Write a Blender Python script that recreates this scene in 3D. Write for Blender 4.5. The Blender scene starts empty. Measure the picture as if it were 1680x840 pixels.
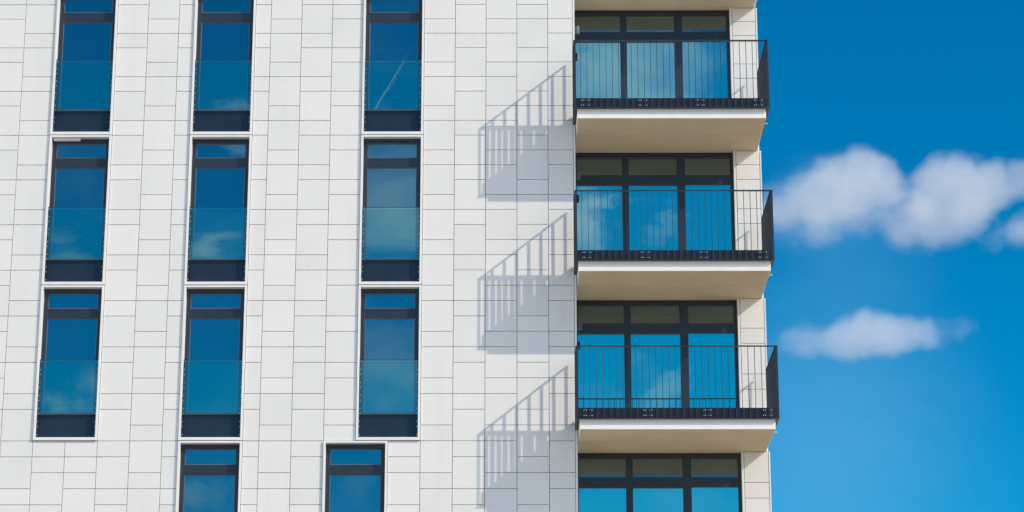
import bpy, bmesh, math, random
from mathutils import Vector, noise as mnoise
random.seed(7)
R = math.radians
scene = bpy.context.scene
COL = scene.collection

# ------------------------------------------------------------------ camera, sun, sky, exposure
GZ = 15.283                      # height of the reference floor line above the ground
CAM_D, CAM_H, PITCH, YAW, FPX = 46.43, 1.70, R(16.957), 0.0020, 4211.5 / 1680.0
SUN = Vector((1.815, -1.006, 1.434)).normalized()       # direction towards the sun
SUN_EL = math.asin(SUN.z)
SUN_AZ = math.atan2(SUN.x, SUN.y)                       # from +Y towards +X

cd = bpy.data.cameras.new('camera')
cam = bpy.data.objects.new('camera', cd)
COL.objects.link(cam)
cam.location = (0, -CAM_D, CAM_H)
cam.rotation_euler = (math.pi / 2 + PITCH, 0, YAW)
cd.sensor_fit = 'HORIZONTAL'
cd.sensor_width = 36.0
cd.lens = 36.0 * FPX
cd.clip_start = 0.5
cd.clip_end = 20000.0
scene.camera = cam

ld = bpy.data.lights.new('sun', 'SUN')
ld.energy = 3.45
ld.angle = R(0.53)
ld.color = (1.0, 0.855, 0.65)
sun = bpy.data.objects.new('sun', ld)
COL.objects.link(sun)
sun.location = (30, -30, 60)
sun.rotation_euler = SUN.to_track_quat('Z', 'Y').to_euler()

scene.view_settings.view_transform = 'Standard'
scene.view_settings.look = 'None'
scene.view_settings.exposure = 0.0
scene.view_settings.gamma = 1.0
scene.view_settings.use_curve_mapping = False
scene.render.engine = 'CYCLES'
scene.cycles.use_denoising = True
scene.cycles.max_bounces = 12
scene.cycles.transparent_max_bounces = 24
scene.cycles.volume_bounces = 4
scene.cycles.sample_clamp_indirect = 6.0


class Nodes:
    """thin wrapper for writing node graphs"""
    def __init__(self, tree):
        self.t = tree
        tree.nodes.clear()

    def n(self, kind, ins=None, **props):
        nd = self.t.nodes.new(kind)
        for k, v in props.items():
            setattr(nd, k, v)
        for k, v in (ins or {}).items():
            self.put(nd, k, v)
        return nd

    def put(self, nd, k, v):
        s = nd.inputs[k]
        if isinstance(v, bpy.types.NodeSocket):
            self.t.links.new(v, s)
        elif isinstance(v, bpy.types.Node):
            self.t.links.new(v.outputs[0], s)
        else:
            s.default_value = v

    def m(self, op, a, b=None, c=None, clamp=False):
        nd = self.n('ShaderNodeMath', operation=op, use_clamp=clamp)
        for i, v in enumerate((a, b, c)):
            if v is not None:
                self.put(nd, i, v)
        return nd.outputs[0]

    def v(self, op, a, b=None, out=0):
        nd = self.n('ShaderNodeVectorMath', operation=op)
        self.put(nd, 0, a)
        if b is not None:
            self.put(nd, 1, b)
        return nd.outputs[out]

    def step(self, x, lo, hi, a=0.0, b=1.0):
        nd = self.n('ShaderNodeMapRange', interpolation_type='SMOOTHSTEP')
        for i, q in enumerate((x, lo, hi, a, b)):
            self.put(nd, i, q)
        return nd.outputs[0]

    def mix(self, fac, a, b, blend='MIX'):
        nd = self.n('ShaderNodeMix', data_type='RGBA', blend_type=blend)
        self.put(nd, 0, fac)
        self.put(nd, 6, a)
        self.put(nd, 7, b)
        return nd.outputs[2]

    def noise(self, vec, scale, detail=4.0, rough=0.55, dist=0.0):
        nd = self.n('ShaderNodeTexNoise', {'Scale': scale, 'Detail': detail, 'Roughness': rough, 'Distortion': dist})
        if vec is not None:
            self.put(nd, 'Vector', vec)
        return nd.outputs[0]


world = bpy.data.worlds.new('World')
scene.world = world
world.use_nodes = True
w = Nodes(world.node_tree)
sky = w.n('ShaderNodeTexSky', sky_type='NISHITA', sun_disc=False, sun_elevation=SUN_EL, sun_rotation=SUN_AZ,
          altitude=60.0, air_density=1.0, dust_density=0.35, ozone_density=2.5)
gam = w.n('ShaderNodeGamma', {'Color': w.mix(1.0, sky, (0.1, 0.1, 0.1, 1), 'MULTIPLY'), 'Gamma': 1.25})
hs = w.n('ShaderNodeHueSaturation', {'Hue': 0.490, 'Saturation': 1.52, 'Value': 20.5, 'Color': gam})
dirv = w.n('ShaderNodeTexCoord').outputs['Generated']
sep = w.n('ShaderNodeSeparateXYZ', {0: dirv})
dx, dy, dz = sep.outputs
# unseen clouds added as fill light, high and sideways, thin veils low in the sky
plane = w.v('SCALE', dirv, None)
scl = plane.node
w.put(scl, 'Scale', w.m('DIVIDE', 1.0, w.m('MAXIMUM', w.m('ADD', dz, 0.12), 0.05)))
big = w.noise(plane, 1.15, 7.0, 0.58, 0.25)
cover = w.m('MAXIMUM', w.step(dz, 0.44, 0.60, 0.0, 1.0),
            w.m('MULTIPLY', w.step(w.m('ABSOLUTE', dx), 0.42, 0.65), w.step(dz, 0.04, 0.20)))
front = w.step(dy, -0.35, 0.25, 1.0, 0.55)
fill_clouds = w.m('MULTIPLY', w.step(big, 0.40, 0.56), w.m('MULTIPLY', cover, front))
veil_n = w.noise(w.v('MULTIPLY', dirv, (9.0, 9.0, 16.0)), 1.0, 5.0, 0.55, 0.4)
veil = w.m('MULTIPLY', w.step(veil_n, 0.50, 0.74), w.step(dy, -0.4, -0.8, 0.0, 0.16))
# one vapour trail behind the photographer
P1 = Vector((-0.0546, -0.9395, 0.3474)).normalized()
P2 = Vector((-0.0380, -0.9310, 0.3735)).normalized()
NRM = P1.cross(P2).normalized()
MID = (P1 + P2).normalized()
off = w.m('ABSOLUTE', w.v('DOT_PRODUCT', dirv, tuple(NRM), 1))
along = w.v('DOT_PRODUCT', dirv, tuple((P2 - P1).normalized()), 1)
a0, a1 = P1.dot((P2 - P1).normalized()), P2.dot((P2 - P1).normalized())
trail = w.m('MULTIPLY', w.step(off, 0.0, 0.0006, 1.0, 0.0),
            w.m('MULTIPLY', w.step(along, a0 - 0.004, a0, 0.0, 1.0), w.step(along, a1 - 0.02, a1, 1.0, 0.0)))
trail = w.m('MULTIPLY', trail, w.step(dy, -0.7, -0.9, 0.0, 0.6))


def sky_dir(px, py, back):
    a_, b_ = (px - 840) / 4211.5, (420 - py) / 4211.5
    y_, z_ = math.cos(PITCH) - b_ * math.sin(PITCH), math.sin(PITCH) + b_ * math.cos(PITCH)
    return tuple(Vector((a_ - 0.002 * y_, -y_ if back else y_, z_)).normalized())


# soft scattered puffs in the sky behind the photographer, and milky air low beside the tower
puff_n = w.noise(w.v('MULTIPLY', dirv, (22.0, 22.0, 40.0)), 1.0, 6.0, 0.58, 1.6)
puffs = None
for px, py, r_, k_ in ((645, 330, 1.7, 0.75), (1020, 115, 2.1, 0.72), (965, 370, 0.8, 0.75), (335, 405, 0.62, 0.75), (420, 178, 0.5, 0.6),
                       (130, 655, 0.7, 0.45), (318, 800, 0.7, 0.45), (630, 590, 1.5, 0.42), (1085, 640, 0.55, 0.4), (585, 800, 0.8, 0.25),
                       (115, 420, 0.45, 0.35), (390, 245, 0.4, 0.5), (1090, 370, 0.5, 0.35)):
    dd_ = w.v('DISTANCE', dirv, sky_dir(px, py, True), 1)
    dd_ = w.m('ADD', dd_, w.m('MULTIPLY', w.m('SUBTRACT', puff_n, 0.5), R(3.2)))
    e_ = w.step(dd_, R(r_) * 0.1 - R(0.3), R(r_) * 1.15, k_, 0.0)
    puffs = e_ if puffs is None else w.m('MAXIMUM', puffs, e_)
milk = None
for px, py, r_, k_ in ((1330, 800, 5.6, 0.16), (1400, 640, 3.6, 0.06), (1400, 420, 2.6, 0.05), (1350, 345, 1.6, 0.10)):
    dd_ = w.v('DISTANCE', dirv, sky_dir(px, py, False), 1)
    dd_ = w.m('ADD', dd_, w.m('MULTIPLY', w.m('SUBTRACT', puff_n, 0.5), R(r_) * 0.25))
    e_ = w.step(dd_, 0.0, R(r_), k_, 0.0)
    milk = e_ if milk is None else w.m('ADD', milk, e_)
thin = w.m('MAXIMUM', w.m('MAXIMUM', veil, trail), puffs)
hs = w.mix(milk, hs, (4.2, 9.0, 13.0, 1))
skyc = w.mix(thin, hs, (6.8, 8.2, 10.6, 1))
skyc = w.mix(fill_clouds, skyc, (20.5, 22.3, 25.5, 1))
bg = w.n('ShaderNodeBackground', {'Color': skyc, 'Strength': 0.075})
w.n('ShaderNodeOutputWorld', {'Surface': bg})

# ------------------------------------------------------------------ materials
def material(name):
    m = bpy.data.materials.new(name)
    m.use_nodes = True
    return m, Nodes(m.node_tree)


def plain(name, col, rough=0.5, metal=0.0, var=0.06, scale=3.0, spec=0.5, bump=0.0):
    m, g = material(name)
    pos = g.n('ShaderNodeNewGeometry').outputs['Position']
    nz = g.noise(pos, scale, 5.0, 0.6)
    lo = tuple(c * (1 - var) for c in col) + (1,)
    hi = tuple(min(1, c * (1 + var)) for c in col) + (1,)
    c = g.mix(g.step(nz, 0.3, 0.7), lo, hi)
    ins = {'Base Color': c, 'Roughness': rough, 'Metallic': metal, 'Specular IOR Level': spec}
    b = g.n('ShaderNodeBsdfPrincipled', ins)
    if bump:
        bp = g.n('ShaderNodeBump', {'Strength': bump, 'Distance': 0.01, 'Height': g.noise(pos, 60.0, 3.0)})
        g.put(b, 'Normal', bp)
    g.n('ShaderNodeOutputMaterial', {'Surface': b})
    return m


def cladding_material():
    m, g = material('white_fibre_cement')
    geo = g.n('ShaderNodeNewGeometry')
    pos = geo.outputs['Position']
    isl = geo.outputs['Random Per Island']
    tone = g.m('MULTIPLY_ADD', g.m('SUBTRACT', isl, 0.5), 0.06, 1.0)
    warm = g.mix(isl, (0.768, 0.770, 0.772, 1), (0.770, 0.762, 0.757, 1))
    streak = g.noise(g.v('MULTIPLY', pos, (3.0, 3.0, 0.35)), 1.0, 5.0, 0.6)
    blot = g.noise(pos, 1.3, 4.0, 0.55)
    dirt = g.m('MULTIPLY', g.step(streak, 0.45, 0.8, 1.0, 0.955), g.step(blot, 0.3, 0.75, 1.0, 0.975))
    grain = g.m('MULTIPLY_ADD', g.noise(pos, 140.0, 2.0), 0.03, 0.985)
    f = g.m('MULTIPLY', g.m('MULTIPLY', tone, dirt), grain)
    col = g.v('SCALE', warm)
    g.put(col.node, 'Scale', f)
    b = g.n('ShaderNodeBsdfPrincipled', {'Base Color': col, 'Roughness': 0.55, 'Specular IOR Level': 0.35})
    g.n('ShaderNodeOutputMaterial', {'Surface': b})
    return m


def glass_material(name, tint, refl, body, wav=0.0006):
    """coated window glass: a sharp tinted mirror over a dark room"""
    m, g = material(name)
    pos = g.n('ShaderNodeNewGeometry').outputs['Position']
    bp = g.n('ShaderNodeBump', {'Strength': 1.0, 'Distance': wav, 'Height': g.noise(pos, 1.6, 2.0, 0.5)})
    gl = g.n('ShaderNodeBsdfGlossy', {'Color': tint, 'Roughness': 0.006, 'Normal': bp})
    df = g.n('ShaderNodeBsdfDiffuse', {'Color': body})
    lw = g.n('ShaderNodeFresnel', {'IOR': 1.5, 'Normal': bp})
    fac = g.m('ADD', refl, lw.outputs[0], clamp=True)
    mx = g.n('ShaderNodeMixShader', {0: fac, 1: df, 2: gl})
    g.n('ShaderNodeOutputMaterial', {'Surface': mx})
    return m


def clear_glass(name, trans, refl, tint):
    m, g = material(name)
    tr = g.n('ShaderNodeBsdfTransparent', {'Color': trans})
    gl = g.n('ShaderNodeBsdfGlossy', {'Color': tint, 'Roughness': 0.004})
    mx = g.n('ShaderNodeMixShader', {0: refl, 1: tr, 2: gl})
    g.n('ShaderNodeOutputMaterial', {'Surface': mx})
    return m


M_CLAD = cladding_material()
M_LINER = plain('dark_membrane', (0.03, 0.03, 0.033), 0.9)
M_TRIM = plain('white_aluminium', (0.80, 0.795, 0.78), 0.38, var=0.02)
M_FRAME = plain('anthracite_frame', (0.017, 0.026, 0.047), 0.38, var=0.10)
M_STEEL = plain('anthracite_steel', (0.014, 0.019, 0.034), 0.42, var=0.12)
M_BOLT = plain('zinc_bolt', (0.62, 0.63, 0.65), 0.35, metal=0.6)
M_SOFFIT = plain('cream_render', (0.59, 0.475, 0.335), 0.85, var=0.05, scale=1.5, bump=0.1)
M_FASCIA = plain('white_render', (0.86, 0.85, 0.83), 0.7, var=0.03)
M_LAMP = plain('grey_lamp_metal', (0.085, 0.09, 0.10), 0.4)
M_BEAD = plain('grey_glazing_bead', (0.11, 0.135, 0.16), 0.4)
M_SPAN = plain('dark_enamelled_panel', (0.018, 0.026, 0.040), 0.16, var=0.10)
M_GLASS = glass_material('blue_coated_glass', (0.34, 0.64, 0.68, 1), 0.52, (0.004, 0.010, 0.016, 1))
M_DOORGLASS = glass_material('door_coated_glass', (0.55, 0.95, 0.82, 1), 0.66, (0.006, 0.012, 0.016, 1))
M_TRANSOM = glass_material('dark_transom_glass', (0.62, 0.84, 0.95, 1), 0.25, (0.012, 0.016, 0.014, 1))
M_BALUS = clear_glass('greenish_clear_glass', (0.86, 1.0, 0.95, 1), 0.16, (0.76, 1.0, 0.96, 1))
M_ROOF = plain('grey_roof_membrane', (0.22, 0.22, 0.22), 0.9)

# ------------------------------------------------------------------ mesh helpers
class MB:
    def __init__(self):
        self.bm = bmesh.new()

    def box(self, x0, x1, y0, y1, z0, z1):
        v = [self.bm.verts.new((x, y, z + GZ)) for x in (x0, x1) for y in (y0, y1) for z in (z0, z1)]
        for f in ((0, 1, 3, 2), (4, 6, 7, 5), (0, 4, 5, 1), (2, 3, 7, 6), (0, 2, 6, 4), (1, 5, 7, 3)):
            self.bm.faces.new([v[i] for i in f])
        return self

    def panel(self, x0, x1, z0, z1, y=0.0, t=0.022, c=0.003):
        """a cladding board with chamfered front edges, its face at y, tilted a hair"""
        e = [random.uniform(-0.0007, 0.0007) for _ in range(3)]
        xm, zm = (x0 + x1) / 2, (z0 + z1) / 2
        yy = lambda x, z: y + e[0] + e[1] * (x - xm) * 2 + e[2] * (z - zm) * 2
        fr = [(x0 + c, z0 + c), (x1 - c, z0 + c), (x1 - c, z1 - c), (x0 + c, z1 - c)]
        rim = [(x0, z0), (x1, z0), (x1, z1), (x0, z1)]
        A = [self.bm.verts.new((x, yy(x, z), z + GZ)) for x, z in fr]
        B = [self.bm.verts.new((x, yy(x, z) + c, z + GZ)) for x, z in rim]
        C = [self.bm.verts.new((x, y + t, z + GZ)) for x, z in rim]
        self.bm.faces.new(A)
        for P, Q in ((A, B), (B, C)):
            for i in range(4):
                j = (i + 1) % 4
                self.bm.faces.new((P[i], Q[i], Q[j], P[j]))
        self.bm.faces.new(C[::-1])
        return self

    def cyl(self, p, q, r, seg=12):
        p, q = Vector(p) + Vector((0, 0, GZ)), Vector(q) + Vector((0, 0, GZ))
        ax = (q - p).normalized()
        u = ax.orthogonal().normalized()
        v = ax.cross(u)
        a, b = [], []
        for i in range(seg):
            t = 2 * math.pi * i / seg
            o = (u * math.cos(t) + v * math.sin(t)) * r
            a.append(self.bm.verts.new(p + o))
            b.append(self.bm.verts.new(q + o))
        for i in range(seg):
            j = (i + 1) % seg
            self.bm.faces.new((a[i], a[j], b[j], b[i]))
        self.bm.faces.new(a[::-1])
        self.bm.faces.new(b)
        return self

    def build(self, name, mat, parent=None, bevel=0.0):
        bmesh.ops.recalc_face_normals(self.bm, faces=self.bm.faces)
        me = bpy.data.meshes.new(name)
        self.bm.to_mesh(me)
        self.bm.free()
        me.materials.append(mat)
        o = bpy.data.objects.new(name, me)
        COL.objects.link(o)
        if parent:
            o.parent = parent
        if bevel:
            b = o.modifiers.new('edge', 'BEVEL')
            b.width = bevel
            b.segments = 2
            b.limit_method = 'ANGLE'
        return o


def copy_tree(o, parent, off):
    c = o.copy()
    COL.objects.link(c)
    c.parent = parent
    c.location = Vector(o.location) + Vector(off)
    for ch in list(o.children):
        k = ch.copy()
        COL.objects.link(k)
        k.parent = c
    return c


# ------------------------------------------------------------------ ground
def ground_material():
    m, g = material('pale_paving')
    pos = g.n('ShaderNodeNewGeometry').outputs['Position']
    br = g.n('ShaderNodeTexBrick', {'Vector': pos, 'Color1': (0.36, 0.30, 0.235, 1), 'Color2': (0.41, 0.345, 0.27, 1),
                                    'Mortar': (0.22, 0.20, 0.17, 1), 'Scale': 1.0, 'Mortar Size': 0.008,
                                    'Brick Width': 0.8, 'Row Height': 0.4})
    nz = g.step(g.noise(pos, 0.4, 6.0, 0.6), 0.3, 0.75, 1.06, 0.84)
    c = g.v('SCALE', br.outputs[0])
    g.put(c.node, 'Scale', nz)
    b = g.n('ShaderNodeBsdfPrincipled', {'Base Color': c, 'Roughness': 0.8})
    g.n('ShaderNodeOutputMaterial', {'Surface': b})
    return m


gm = bmesh.new()
S = 9000.0
gm.faces.new([gm.verts.new(p) for p in ((-S, -S, 0), (S, -S, 0), (S, S, 0), (-S, S, 0))])
gme = bpy.data.meshes.new('ground')
gm.to_mesh(gme)
gme.materials.append(ground_material())
ground = bpy.data.objects.new('ground', gme)
COL.objects.link(ground)
ground['kind'] = 'structure'
ground['label'] = 'pale paved ground in front of the tower'

# ------------------------------------------------------------------ the building
PW, UN = 0.5975, 0.30            # cladding module
XL, XW, XP0, XP1 = -26 * PW, 1.121, 4.220, 4.760
YR, YG = 0.885, 1.03             # recessed pillar face, glazing face
ZB, ZT = -GZ + 0.02, 9.0
GAP = 0.0044                     # half a joint

bld = bpy.data.objects.new('apartment_building', None)
COL.objects.link(bld)
bld['label'] = 'white panelled apartment tower with tall blue windows and stacked dark railed balconies'
bld['category'] = 'building'

WINS = [(-15, 1), (-15, 0), (-15, -1),                    # (left grid line, floor): outer opening 2 modules wide
        (-10.5, 1), (-10.5, 0), (-10.5, -1), (-10.5, -2),
        (-5, 1), (-5, 0), (-5, -1), (-6, -2)]
win_rects = [(g * PW, (g + 2) * PW, 3 * k, 3 * k + 3) for g, k in WINS]

# joints of each column of boards: rows n (of 0.3 m) with n mod 3 in the set
PHASE = {-17: (0, 1), -16: (1, 2), -15: (0, 1), -14: (0, 2), -13: (1, 2), -12: (0, 2), -11: (1, 2), -10: (1, 2), -9: (1, 2),
         -8: (0, 2), -7: (1, 2), -6: (0, 1), -5: (1, 2), -4: (0, 1), -3: (0, 2), -2: (1, 2), -1: (0, 2), 0: (0, 1), 1: (0, 2)}
cols = []
for g in range(-26, 1):
    if g in (-11, -9):
        a, b = g * PW, (g + 1) * PW
        m_ = (g + .5) * PW
        cols.append((a, m_, PHASE[g]))
        cols.append((m_, b, PHASE[g]))
    else:
        cols.append((g * PW, (g + 1) * PW, PHASE.get(g, ((0, 1), (1, 2), (0, 2))[g % 3])))
cols.append((PW, XW - 0.042, PHASE[1]))
cols = [c for c in cols]

clad, liner, clips = MB(), MB(), MB()
NB, NT = math.floor(ZB / UN), int(round(ZT / UN))


def free_spans(x0, x1):
    xm = (x0 + x1) / 2
    cuts = sorted((z0, z1) for a, b, z0, z1 in win_rects if a - 1e-4 < xm < b + 1e-4)
    z, out = ZB, []
    for z0, z1 in cuts:
        if z0 > z + 1e-4:
            out.append((z, z0))
        z = max(z, z1)
    out.append((z, ZT))
    return out


def boards(x0, x1, z0, z1, joints, y=0.0):
    zz = [z0] + [z for z in joints if z0 + 0.05 < z < z1 - 0.05] + [z1]
    for a, b in zip(zz, zz[1:]):
        clad.panel(x0 + GAP, x1 - GAP, a + GAP, b - GAP, y)
        if x1 - x0 > 0.25:
            for xx in (x0 + 0.075, x1 - 0.075):           # the little clips that carry the boards
                clips.box(xx - 0.014, xx + 0.014, y + 0.004, y + 0.02, b - GAP * 1.3, b + GAP * 1.3)


for x0, x1, ph in cols:
    for z0, z1 in free_spans(x0, x1):
        extra = [-11 * UN] if abs(x0 + 14 * PW) < 1e-3 else []
        js = [n * UN for n in range(NB, NT + 1) if n % 3 in ph] + extra
        boards(x0, x1, z0, z1, sorted(js))
        liner.box(x0, x1, 0.04, 0.34, z0, z1)
# boards below the lowest loggia, above the highest one, and on the recessed pillar
for i in range(6):
    a = XW + 0.004 + i * (XP1 - XW - 0.008) / 6
    b = a + (XP1 - XW - 0.008) / 6
    boards(a, b, ZB, -5.62, [n * UN for n in range(NB, -18) if n % 3 in ((0, 1), (1, 2), (0, 2))[i % 3]])
    boards(a, b, 6.55, ZT, [n * UN for n in range(22, NT) if n % 3 in ((0, 1), (1, 2), (0, 2))[i % 3]])
liner.box(XW + 0.004, XP1 - 0.004, 0.04, 0.34, ZB, -5.64)
liner.box(XW + 0.004, XP1 - 0.004, 0.04, 0.34, 6.56, ZT)
PJ = {1: (5.7, 5.4, 4.8, 4.5, 3.9, 3.6), 0: (2.7, 2.4, 1.8, 1.5, 0.9, 0.6), -1: (-0.6, -0.9, -1.5, -1.8, -2.4),
      -2: (-3.6, -3.9, -4.5, -4.8, -5.4)}
for k in (1, 0, -1, -2):
    zt = 3 * k + 2.988
    zb = 3 * k + 0.395
    boards(XP0 + 0.048, XP1 - 0.028, zb, zt, sorted(PJ[k]), YR)
    liner.box(XP0 + 0.05, XP1 - 0.03, YR + 0.04, YR + 0.3, zb, zt)
# core behind everything, returns and far sides
o = MB()
o.box(XL, XW - 0.07, 0.36, 12.0, ZB, ZT - 0.05)
o.box(XW - 0.065, XP1 - 0.06, 1.42, 12.0, ZB, ZT - 0.05)
o.build('inner_wall', M_LINER, bld)
liner.build('wall_membrane', M_LINER, bld)
clad.build('facade_cladding', M_CLAD, bld)
clips.build('cladding_clip', M_STEEL, bld)
o = MB()
o.box(XL - 0.3, XL - 0.002, 0.0, 12.3, ZB, ZT)            # far left flank
o.box(XP1 - 0.024, XP1 + 0.0, 1.2, 12.3, ZB, ZT)          # right flank
o.box(XL, XP1 - 0.03, 12.05, 12.3, ZB, ZT)
o.build('flank_wall', M_CLAD, bld)
o = MB()
o.box(XL - 0.35, XP1 + 0.05, 0.36, 12.35, ZT + 0.003, ZT + 0.16)
o.build('roof', M_ROOF, bld)
o = MB()
o.box(XW - 0.038, XW, -0.003, YG + 0.30, -5.60, 6.50)     # corner profile and return of the loggia wall
o.build('corner_trim', M_TRIM, bld, 0.004)
for k in (1, 0, -1, -2):
    zt, zb = 3 * k + 2.988, 3 * k + 0.395
    o = MB()
    o.box(XP0 + 0.001, XP0 + 0.044, YR - 0.006, YG + 0.05, zb, zt)
    o.box(XP1 - 0.026, XP1 + 0.001, YR - 0.006, 1.19, zb, zt)
    o.build('pillar_trim', M_TRIM, bld, 0.003)

# ------------------------------------------------------------------ windows
SX0, SX1 = 0.0, 2 * PW           # outer width of a window surround, local x from its left edge
ZH = 3.0


def make_window():
    """window in local coordinates: left edge x = 0, bottom z = 0, top z = 3"""
    t = 0.042
    tb = 0.055
    f0, f1 = 0.095, 0.165        # frame depth range
    lo, hi = 0.008, 2.992
    x0, x1 = 0.004, SX1 - 0.004
    fr = MB()                    # dark aluminium frame
    a, b = x0 + t, x1 - t
    gx0, gx1 = a + 0.078, b - 0.078
    fr.box(a, gx0, f0, f1, lo + tb, hi - 0.036)
    fr.box(gx1, b, f0, f1, lo + tb, hi - 0.036)
    fr.box(gx0, gx1, f0, f1, 2.868, hi - 0.036)
    fr.box(gx0, gx1, f0, f1, 2.385, 2.568)
    fr.box(gx0, gx1, f0, f1, lo + tb, 0.565)
    win = fr.build('window', M_FRAME, bld, 0.004)
    s = MB()                     # white box surround
    s.box(x0, x0 + t, -0.035, 0.175, lo, hi)
    s.box(x1 - t, x1, -0.035, 0.175, lo, hi)
    s.box(x0 + t, x1 - t, -0.034, 0.175, hi - 0.036, hi)
    s.box(x0 + t, x1 - t, -0.034, 0.175, lo, lo + tb)
    s.build('surround', M_TRIM, win, 0.003)
    for z0, z1 in ((2.568, 2.868), (0.565, 2.385)):
        sash = MB()              # slim inner bead round each pane
        q = 0.014
        sash.box(gx0 + 0.001, gx0 + q, f0 + 0.012, f1 - 0.02, z0, z1)
        sash.box(gx1 - q, gx1 - 0.001, f0 + 0.012, f1 - 0.02, z0, z1)
        sash.box(gx0 + q, gx1 - q, f0 + 0.012, f1 - 0.02, z1 - q, z1 - 0.001)
        sash.box(gx0 + q, gx1 - q, f0 + 0.012, f1 - 0.02, z0 + 0.001, z0 + q)
        sash.build('glazing_bead', M_BEAD, win)
        MB().box(gx0 + q - 0.004, gx1 - q + 0.004, f0 + 0.032, f0 + 0.05, z0 + q - 0.004, z1 - q + 0.004).build('pane', M_GLASS, win)
    MB().box(a + 0.016, b - 0.016, 0.072, 0.088, lo + tb + 0.002, 0.508).build('spandrel_panel', M_SPAN, win)
    MB().box(a + 0.018, b - 0.018, 0.028, 0.040, 0.520, 1.548).build('glass_balustrade', M_BALUS, win)
    MB().box(a + 0.018, b - 0.018, 0.024, 0.044, 0.510, 0.5195).build('glass_edge_trim', M_LAMP, win)
    MB().box(a + 0.018, b - 0.018, 0.027, 0.041, 1.5485, 1.557).build('glass_edge_trim', M_FRAME, win)
    for sx in (-1, 1):           # clamp rails of the glass, studded with small bright bolts
        xa, xb = (a + 0.001, a + 0.016) if sx < 0 else (b - 0.016, b - 0.001)
        MB().box(xa, xb, 0.005, 0.06, lo + tb + 0.002, 1.56).build('side_channel', M_FRAME, win)
        xx = (xb + 0.0005) if sx < 0 else (xa - 0.0005)
        st = MB()
        zs = []
        for i in range(12):
            z = 0.12 + i * 0.125 + (0.03 if i % 2 else 0)
            zs += [(z - 0.012, 0), (z - 0.009, 1), (z + 0.009, 1), (z + 0.012, 0)]
        rows = []
        for z, up in zs:
            w2, hh = (0.009, 0.011) if up else (0.002, 0.0015)
            rows.append([st.bm.verts.new((xx - sx * h_, 0.018 + q * w2, z + GZ)) for q, h_ in ((-1, 0), (-1, hh), (1, hh), (1, 0))])
        for i in range(len(rows) - 1):
            for j in range(3):
                f = st.bm.faces.new((rows[i][j], rows[i][j + 1], rows[i + 1][j + 1], rows[i + 1][j]))
                f.material_index = 1 if i % 4 == 1 or i % 4 in (0, 2) else 0
        so = st.build('bolt_strip', M_FRAME, win)
        so.data.materials.append(M_BOLT)
    return win


proto = make_window()
for i, (g, k) in enumerate(WINS):
    wn = proto if i == 0 else copy_tree(proto, bld, (0, 0, 0))
    wn.location = (g * PW, 0, 3 * k)
wins = [o for o in bld.children if o.name.startswith('window')]
rng = random.Random(21)
for wn, (g, k) in zip(wins, WINS):
    for ch in wn.children:
        if ch.name.startswith('pane') and (g, k) != (-5, 1):
            ch.rotation_euler = (0, 0, 0)

# the white strip tucked under the head of one window
o = MB()
o.box(-14.88 * PW, -14.02 * PW, 0.02, 0.09, 2.905, 2.953)
o.build('ventilation_strip', M_TRIM, bld, 0.008)['label'] = 'short white strip under the window head'

# ------------------------------------------------------------------ loggias and balconies
SLX0, SLX1 = 1.138, 4.694
RX0, RX1, RYF = 1.070, 4.766, -1.006


def make_door():
    """glazed balcony front, z measured from the floor line below it"""
    z0, z1 = 0.392, 2.986
    Y0, Y1 = YG - 0.03, YG + 0.06
    xs = [1.124, 1.165, 2.050, 2.180, 3.122, 3.282, 4.160, 4.219]
    f = MB()
    for a, b in ((0, 1), (2, 3), (4, 5), (6, 7)):
        f.box(xs[a], xs[b], Y0, Y1, z0, z1)
    for a, b, gt in ((1, 2, 2.322), (3, 4, 2.322), (5, 6, 2.337)):
        f.box(xs[a], xs[b], Y0, Y1, 2.888, z1)
        f.box(xs[a], xs[b], Y0, Y1, gt, 2.527)
        f.box(xs[a], xs[b], Y0, Y1, z0, 0.475)
    d = f.build('balcony_door', M_FRAME, bld, 0.004)
    for a, b, gt in ((1, 2, 2.322), (3, 4, 2.322), (5, 6, 2.337)):
        MB().box(xs[a] - 0.004, xs[b] + 0.004, YG + 0.012, YG + 0.03, 0.471, gt + 0.004).build('pane', M_DOORGLASS, d)
        MB().box(xs[a] - 0.004, xs[b] + 0.004, YG + 0.012, YG + 0.03, 2.523, 2.892).build('transom_pane', M_TRANSOM, d)
    return d


door = make_door()
for k in (1, 0, -1, -2):
    dd = door if k == 1 else copy_tree(door, bld, (0, 0, 0))
    dd.location = (0, 0, 3 * k)


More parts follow.
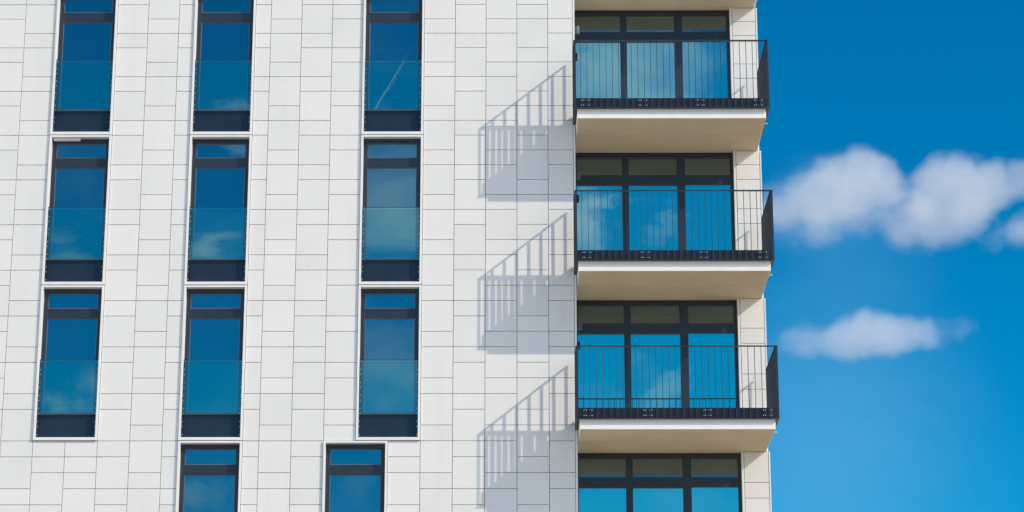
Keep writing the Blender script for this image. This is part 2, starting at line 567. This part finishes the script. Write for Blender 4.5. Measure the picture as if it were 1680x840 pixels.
def make_balcony():
    """slab and railing, z from the floor line (soffit at -0.01)"""
    zs, zt = -0.010, 0.385
    s = MB()
    s.box(SLX0, SLX1, -0.946, 1.40, zs + 0.006, zt)
    slab = s.build('balcony', M_FASCIA, bld, 0.006)
    for ya, yb in ((-0.934, 0.012), (0.022, 1.38)):
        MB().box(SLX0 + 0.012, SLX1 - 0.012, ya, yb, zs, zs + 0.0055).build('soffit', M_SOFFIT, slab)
    # dark edge plate
    MB().box(RX0 + 0.012, RX1 - 0.012, -0.968, -0.950, 0.196, 0.392).build('edge_plate', M_STEEL, slab)
    p = MB()
    p.box(RX0 + 0.012, SLX0 - 0.006, -0.946, -0.03, 0.196, 0.392)
    p.build('edge_plate', M_STEEL, slab)
    p = MB()
    p.box(SLX1 + 0.006, RX1 - 0.012, -0.946, 0.72, 0.196, 0.392)
    p.build('edge_plate', M_STEEL, slab)
    # hand rail and bottom rail, flat bars
    for nm, za, zb in (('handrail', 1.540, 1.553), ('bottom_rail', 0.180, 0.193)):
        h = MB()
        h.box(RX0, RX1, RYF - (0.008 if nm == 'handrail' else 0.014), RYF + 0.052, za, zb)
        h.box(RX0, RX0 + 0.052, RYF + 0.053, -0.085, za, zb)
        h.box(RX1 - 0.052, RX1, RYF + 0.053, 0.74, za, zb)
        h.build(nm, M_STEEL, slab)
    x = 1.205
    n = 0
    while x < RX1 - 0.1:
        MB().box(x - 0.0035, x + 0.0035, RYF - 0.006, RYF + 0.042, 0.194, 1.539).build('baluster', M_STEEL, slab)
        x += 0.1207
        n += 1
    for px in (RX0 + 0.001, RX1 - 0.041):
        MB().box(px, px + 0.040, RYF + 0.001, RYF + 0.009, 0.194, 1.539).build('corner_post', M_STEEL, slab)
    lf = MB()
    for q in range(7):
        y = -0.101 - 0.1277 * q
        lf.box(RX0 + 0.002, RX0 + 0.050, y - 0.005, y + 0.005, 0.194, 1.539)
    lf.build('side_railing', M_STEEL, slab)
    rt = MB()
    y = -0.935
    while y < 0.74:
        rt.box(RX1 - 0.050, RX1 - 0.002, y - 0.005, y + 0.005, 0.194, 1.539)
        y += 0.1262
    rt.build('side_railing', M_STEEL, slab)
    for xc in (1.293, 2.376, 3.452, 4.549):
        for sx in (-0.053, 0.053):
            MB().box(xc + sx - 0.012, xc + sx + 0.012, -0.982, -0.969, 0.215, 0.375).build('rail_bracket', M_STEEL, slab)
            for zz in (0.245, 0.345):
                for q in (-0.020, 0.020):
                    MB().cyl((xc + sx + q, -0.9685, zz), (xc + sx + q, -0.990, zz), 0.0095, 8).build('bolt', M_BOLT, slab)
    MB().cyl((SLX1 - 0.01, -0.55, 0.035), (SLX1 + 0.070, -0.55, 0.030), 0.010, 10).build('drain_spout', M_BOLT, slab)
    return slab


bal = make_balcony()
for k in (1, 0, -1):
    bb = bal if k == 1 else copy_tree(bal, bld, (0, 0, 0))
    bb.location = (0, 0, 3 * k)
# ceiling slab over the top loggia, terrace slab under the lowest one
top = MB().box(SLX0, SLX1 + 0.04, 0.012, 1.40, 5.996, 6.50).build('loggia_roof', M_FASCIA, bld, 0.006)
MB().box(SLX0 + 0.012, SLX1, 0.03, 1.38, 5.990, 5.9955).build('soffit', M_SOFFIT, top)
MB().box(SLX0, XP1, 0.05, 1.40, -5.98, -5.615).build('terrace_slab', M_FASCIA, bld)
# small wall lamps on the hidden return of the loggia wall
for k in (1, 0, -1):
    lp = MB()
    lp.cyl((XW + 0.062, 0.32, 3 * k + 2.215), (XW + 0.062, 0.32, 3 * k + 2.365), 0.046, 16)
    lm = lp.build('wall_lamp', M_LAMP, bld)
    MB().box(XW + 0.001, XW + 0.03, 0.295, 0.345, 3 * k + 2.26, 3 * k + 2.32).build('bracket', M_LAMP, lm)

# ------------------------------------------------------------------ clouds
DIST = 2300.0


def ray(px, py, y):
    """the point seen at a place in the photograph, y metres beyond the facade"""
    a, b = (px - 840.0) / 4211.5, (420.0 - py) / 4211.5
    c, s = math.cos(PITCH), math.sin(PITCH)
    yy, z = c - s * b, s + c * b
    X = a * math.cos(YAW) - yy * math.sin(YAW)
    Y = a * math.sin(YAW) + yy * math.cos(YAW)
    t = (y + CAM_D) / Y
    return Vector((X * t, y, CAM_H + z * t))


def cloud(label, blobs, dens, seed, soft=0.92, namp=1.0):
    rg = random.Random(seed)
    base = ray(blobs[0][0], blobs[0][1], DIST)
    mpp = (base - Vector((0, -CAM_D, CAM_H))).length / 4211.5
    pts = []
    for px, py, r, wt in blobs:
        c = ray(px, py, DIST + rg.uniform(-25, 25)) - base
        pts.append((c, r * mpp, wt))
    bm = bmesh.new()
    for c, r, wt in pts:
        geom = bmesh.ops.create_icosphere(bm, subdivisions=3, radius=r * 1.34)
        for v in geom['verts']:
            v.co += c
    me = bpy.data.meshes.new('cloud_hull')
    bm.to_mesh(me)
    bm.free()
    tmp = bpy.data.objects.new('cloud_hull', me)
    COL.objects.link(tmp)
    rm = tmp.modifiers.new('remesh', 'REMESH')
    rm.mode = 'VOXEL'
    rm.voxel_size = 5.0
    me2 = bpy.data.meshes.new_from_object(tmp.evaluated_get(bpy.context.evaluated_depsgraph_get()))
    bpy.data.objects.remove(tmp)
    bm = bmesh.new()            # keep the outer skin only
    bm.from_mesh(me2)
    bm.verts.ensure_lookup_table()
    seen, best = set(), []
    for v0 in bm.verts:
        if v0 in seen:
            continue
        comp, stack = [], [v0]
        seen.add(v0)
        while stack:
            q = stack.pop()
            comp.append(q)
            for e in q.link_edges:
                t = e.other_vert(q)
                if t not in seen:
                    seen.add(t)
                    stack.append(t)
        if len(comp) > len(best):
            best = comp
    keep = set(best)
    bmesh.ops.delete(bm, geom=[v for v in bm.verts if v not in keep], context='VERTS')
    bm.to_mesh(me2)
    bm.free()
    for v in me2.vertices:      # uneven billows on the hull
        p = v.co / 26.0 + Vector((seed * 3.1, 0, 0))
        v.co += v.normal * (mnoise.fractal(p, 0.9, 2.0, 3) * 1.0)
    me2.materials.clear()
    mat, g = material('cloud_vapour')
    co = g.n('ShaderNodeTexCoord').outputs['Object']
    warp = g.n('ShaderNodeTexNoise', {'Vector': co, 'Scale': 0.028, 'Detail': 3.0, 'Roughness': 0.6})
    wv = g.v('SCALE', g.v('SUBTRACT', warp.outputs[1], (0.5, 0.5, 0.5)))
    g.put(wv.node, 'Scale', 22.0)
    co2 = g.v('ADD', co, wv)
    F = None
    for c, r, wt in pts:
        d = g.v('DISTANCE', co2, tuple(c), 1)
        q = g.m('DIVIDE', d, r * 1.12)
        e = g.m('MAXIMUM', g.m('SUBTRACT', 1.0, g.m('MULTIPLY', q, q)), 0.0)
        e = g.m('MULTIPLY', e, wt)
        F = e if F is None else g.m('ADD', F, e)
    F = g.m('MINIMUM', F, 1.15)
    nz = g.n('ShaderNodeTexNoise', {'Vector': g.v('MULTIPLY', co, (0.75, 1.0, 1.25)), 'Scale': 0.040, 'Detail': 6.0, 'Roughness': 0.60})
    F = g.m('ADD', F, g.m('MULTIPLY', g.m('SUBTRACT', nz.outputs[0], 0.52), namp))
    fine = g.n('ShaderNodeTexNoise', {'Vector': co, 'Scale': 0.13, 'Detail': 4.0, 'Roughness': 0.6})
    F = g.m('ADD', F, g.m('MULTIPLY', g.m('SUBTRACT', fine.outputs[0], 0.5), 0.42 * namp))
    D = g.m('MULTIPLY', g.step(F, 0.22, 0.22 + soft), dens)
    vol = g.n('ShaderNodeVolumePrincipled', {'Color': (0.97, 0.97, 1.0, 1), 'Density': D, 'Anisotropy': 0.1})
    g.n('ShaderNodeOutputMaterial', {'Volume': vol})
    mat.cycles.volume_step_rate = 0.5
    me2.materials.append(mat)
    me2.name = 'cloud'
    o = bpy.data.objects.new('cloud', me2)
    COL.objects.link(o)
    o.location = base
    o['label'] = label
    o['category'] = 'cloud'
    o['group'] = 'small white clouds beside the tower'
    return o


cloud('rounded white cloud nearest the middle balcony, domed at its top',
      [(1388, 296, 62, 0.85), (1345, 314, 60, 0.75), (1424, 282, 52, 1.1), (1450, 296, 44, 0.95), (1305, 328, 58, 0.62), (1262, 335, 50, 0.55),
       (1365, 345, 66, 0.5), (1418, 330, 58, 0.6), (1306, 366, 58, 0.36), (1362, 374, 52, 0.33), (1478, 306, 34, 0.6), (1266, 366, 48, 0.33),
       (1420, 372, 44, 0.30), (1462, 338, 40, 0.45)],
      0.0142, 3)
cloud('largest white cloud, long arm stretching out to the right edge',
      [(1552, 288, 50, 1.05), (1598, 300, 60, 0.85), (1650, 297, 48, 0.8), (1700, 292, 46, 0.8), (1750, 290, 46, 0.8), (1520, 312, 50, 0.8),
       (1486, 352, 52, 0.55), (1558, 342, 66, 0.7), (1612, 330, 54, 0.65), (1506, 380, 54, 0.5), (1552, 378, 52, 0.42), (1498, 330, 40, 0.45),
       (1462, 376, 46, 0.36), (1600, 364, 50, 0.36)],
      0.0142, 5)
cloud('tiny white cloud tuft just below the long armed cloud',
      [(1650, 384, 36, 0.5), (1680, 374, 38, 0.8), (1716, 376, 40, 0.8), (1622, 394, 32, 0.35), (1690, 398, 38, 0.4)], 0.015, 8)
cloud('thin flat cloud lowest in the sky, tapering at both ends',
      [(1435, 540, 42, 1.0), (1402, 547, 42, 0.85), (1370, 553, 40, 0.72), (1340, 558, 37, 0.6), (1312, 562, 34, 0.5), (1288, 566, 28, 0.38),
       (1266, 568, 24, 0.28), (1470, 546, 42, 0.85), (1504, 546, 39, 0.7), (1535, 544, 36, 0.58), (1564, 542, 33, 0.46), (1592, 540, 30, 0.37),
       (1455, 564, 40, 0.62), (1418, 566, 40, 0.5), (1380, 568, 38, 0.4)],
      0.0158, 11, namp=0.6)
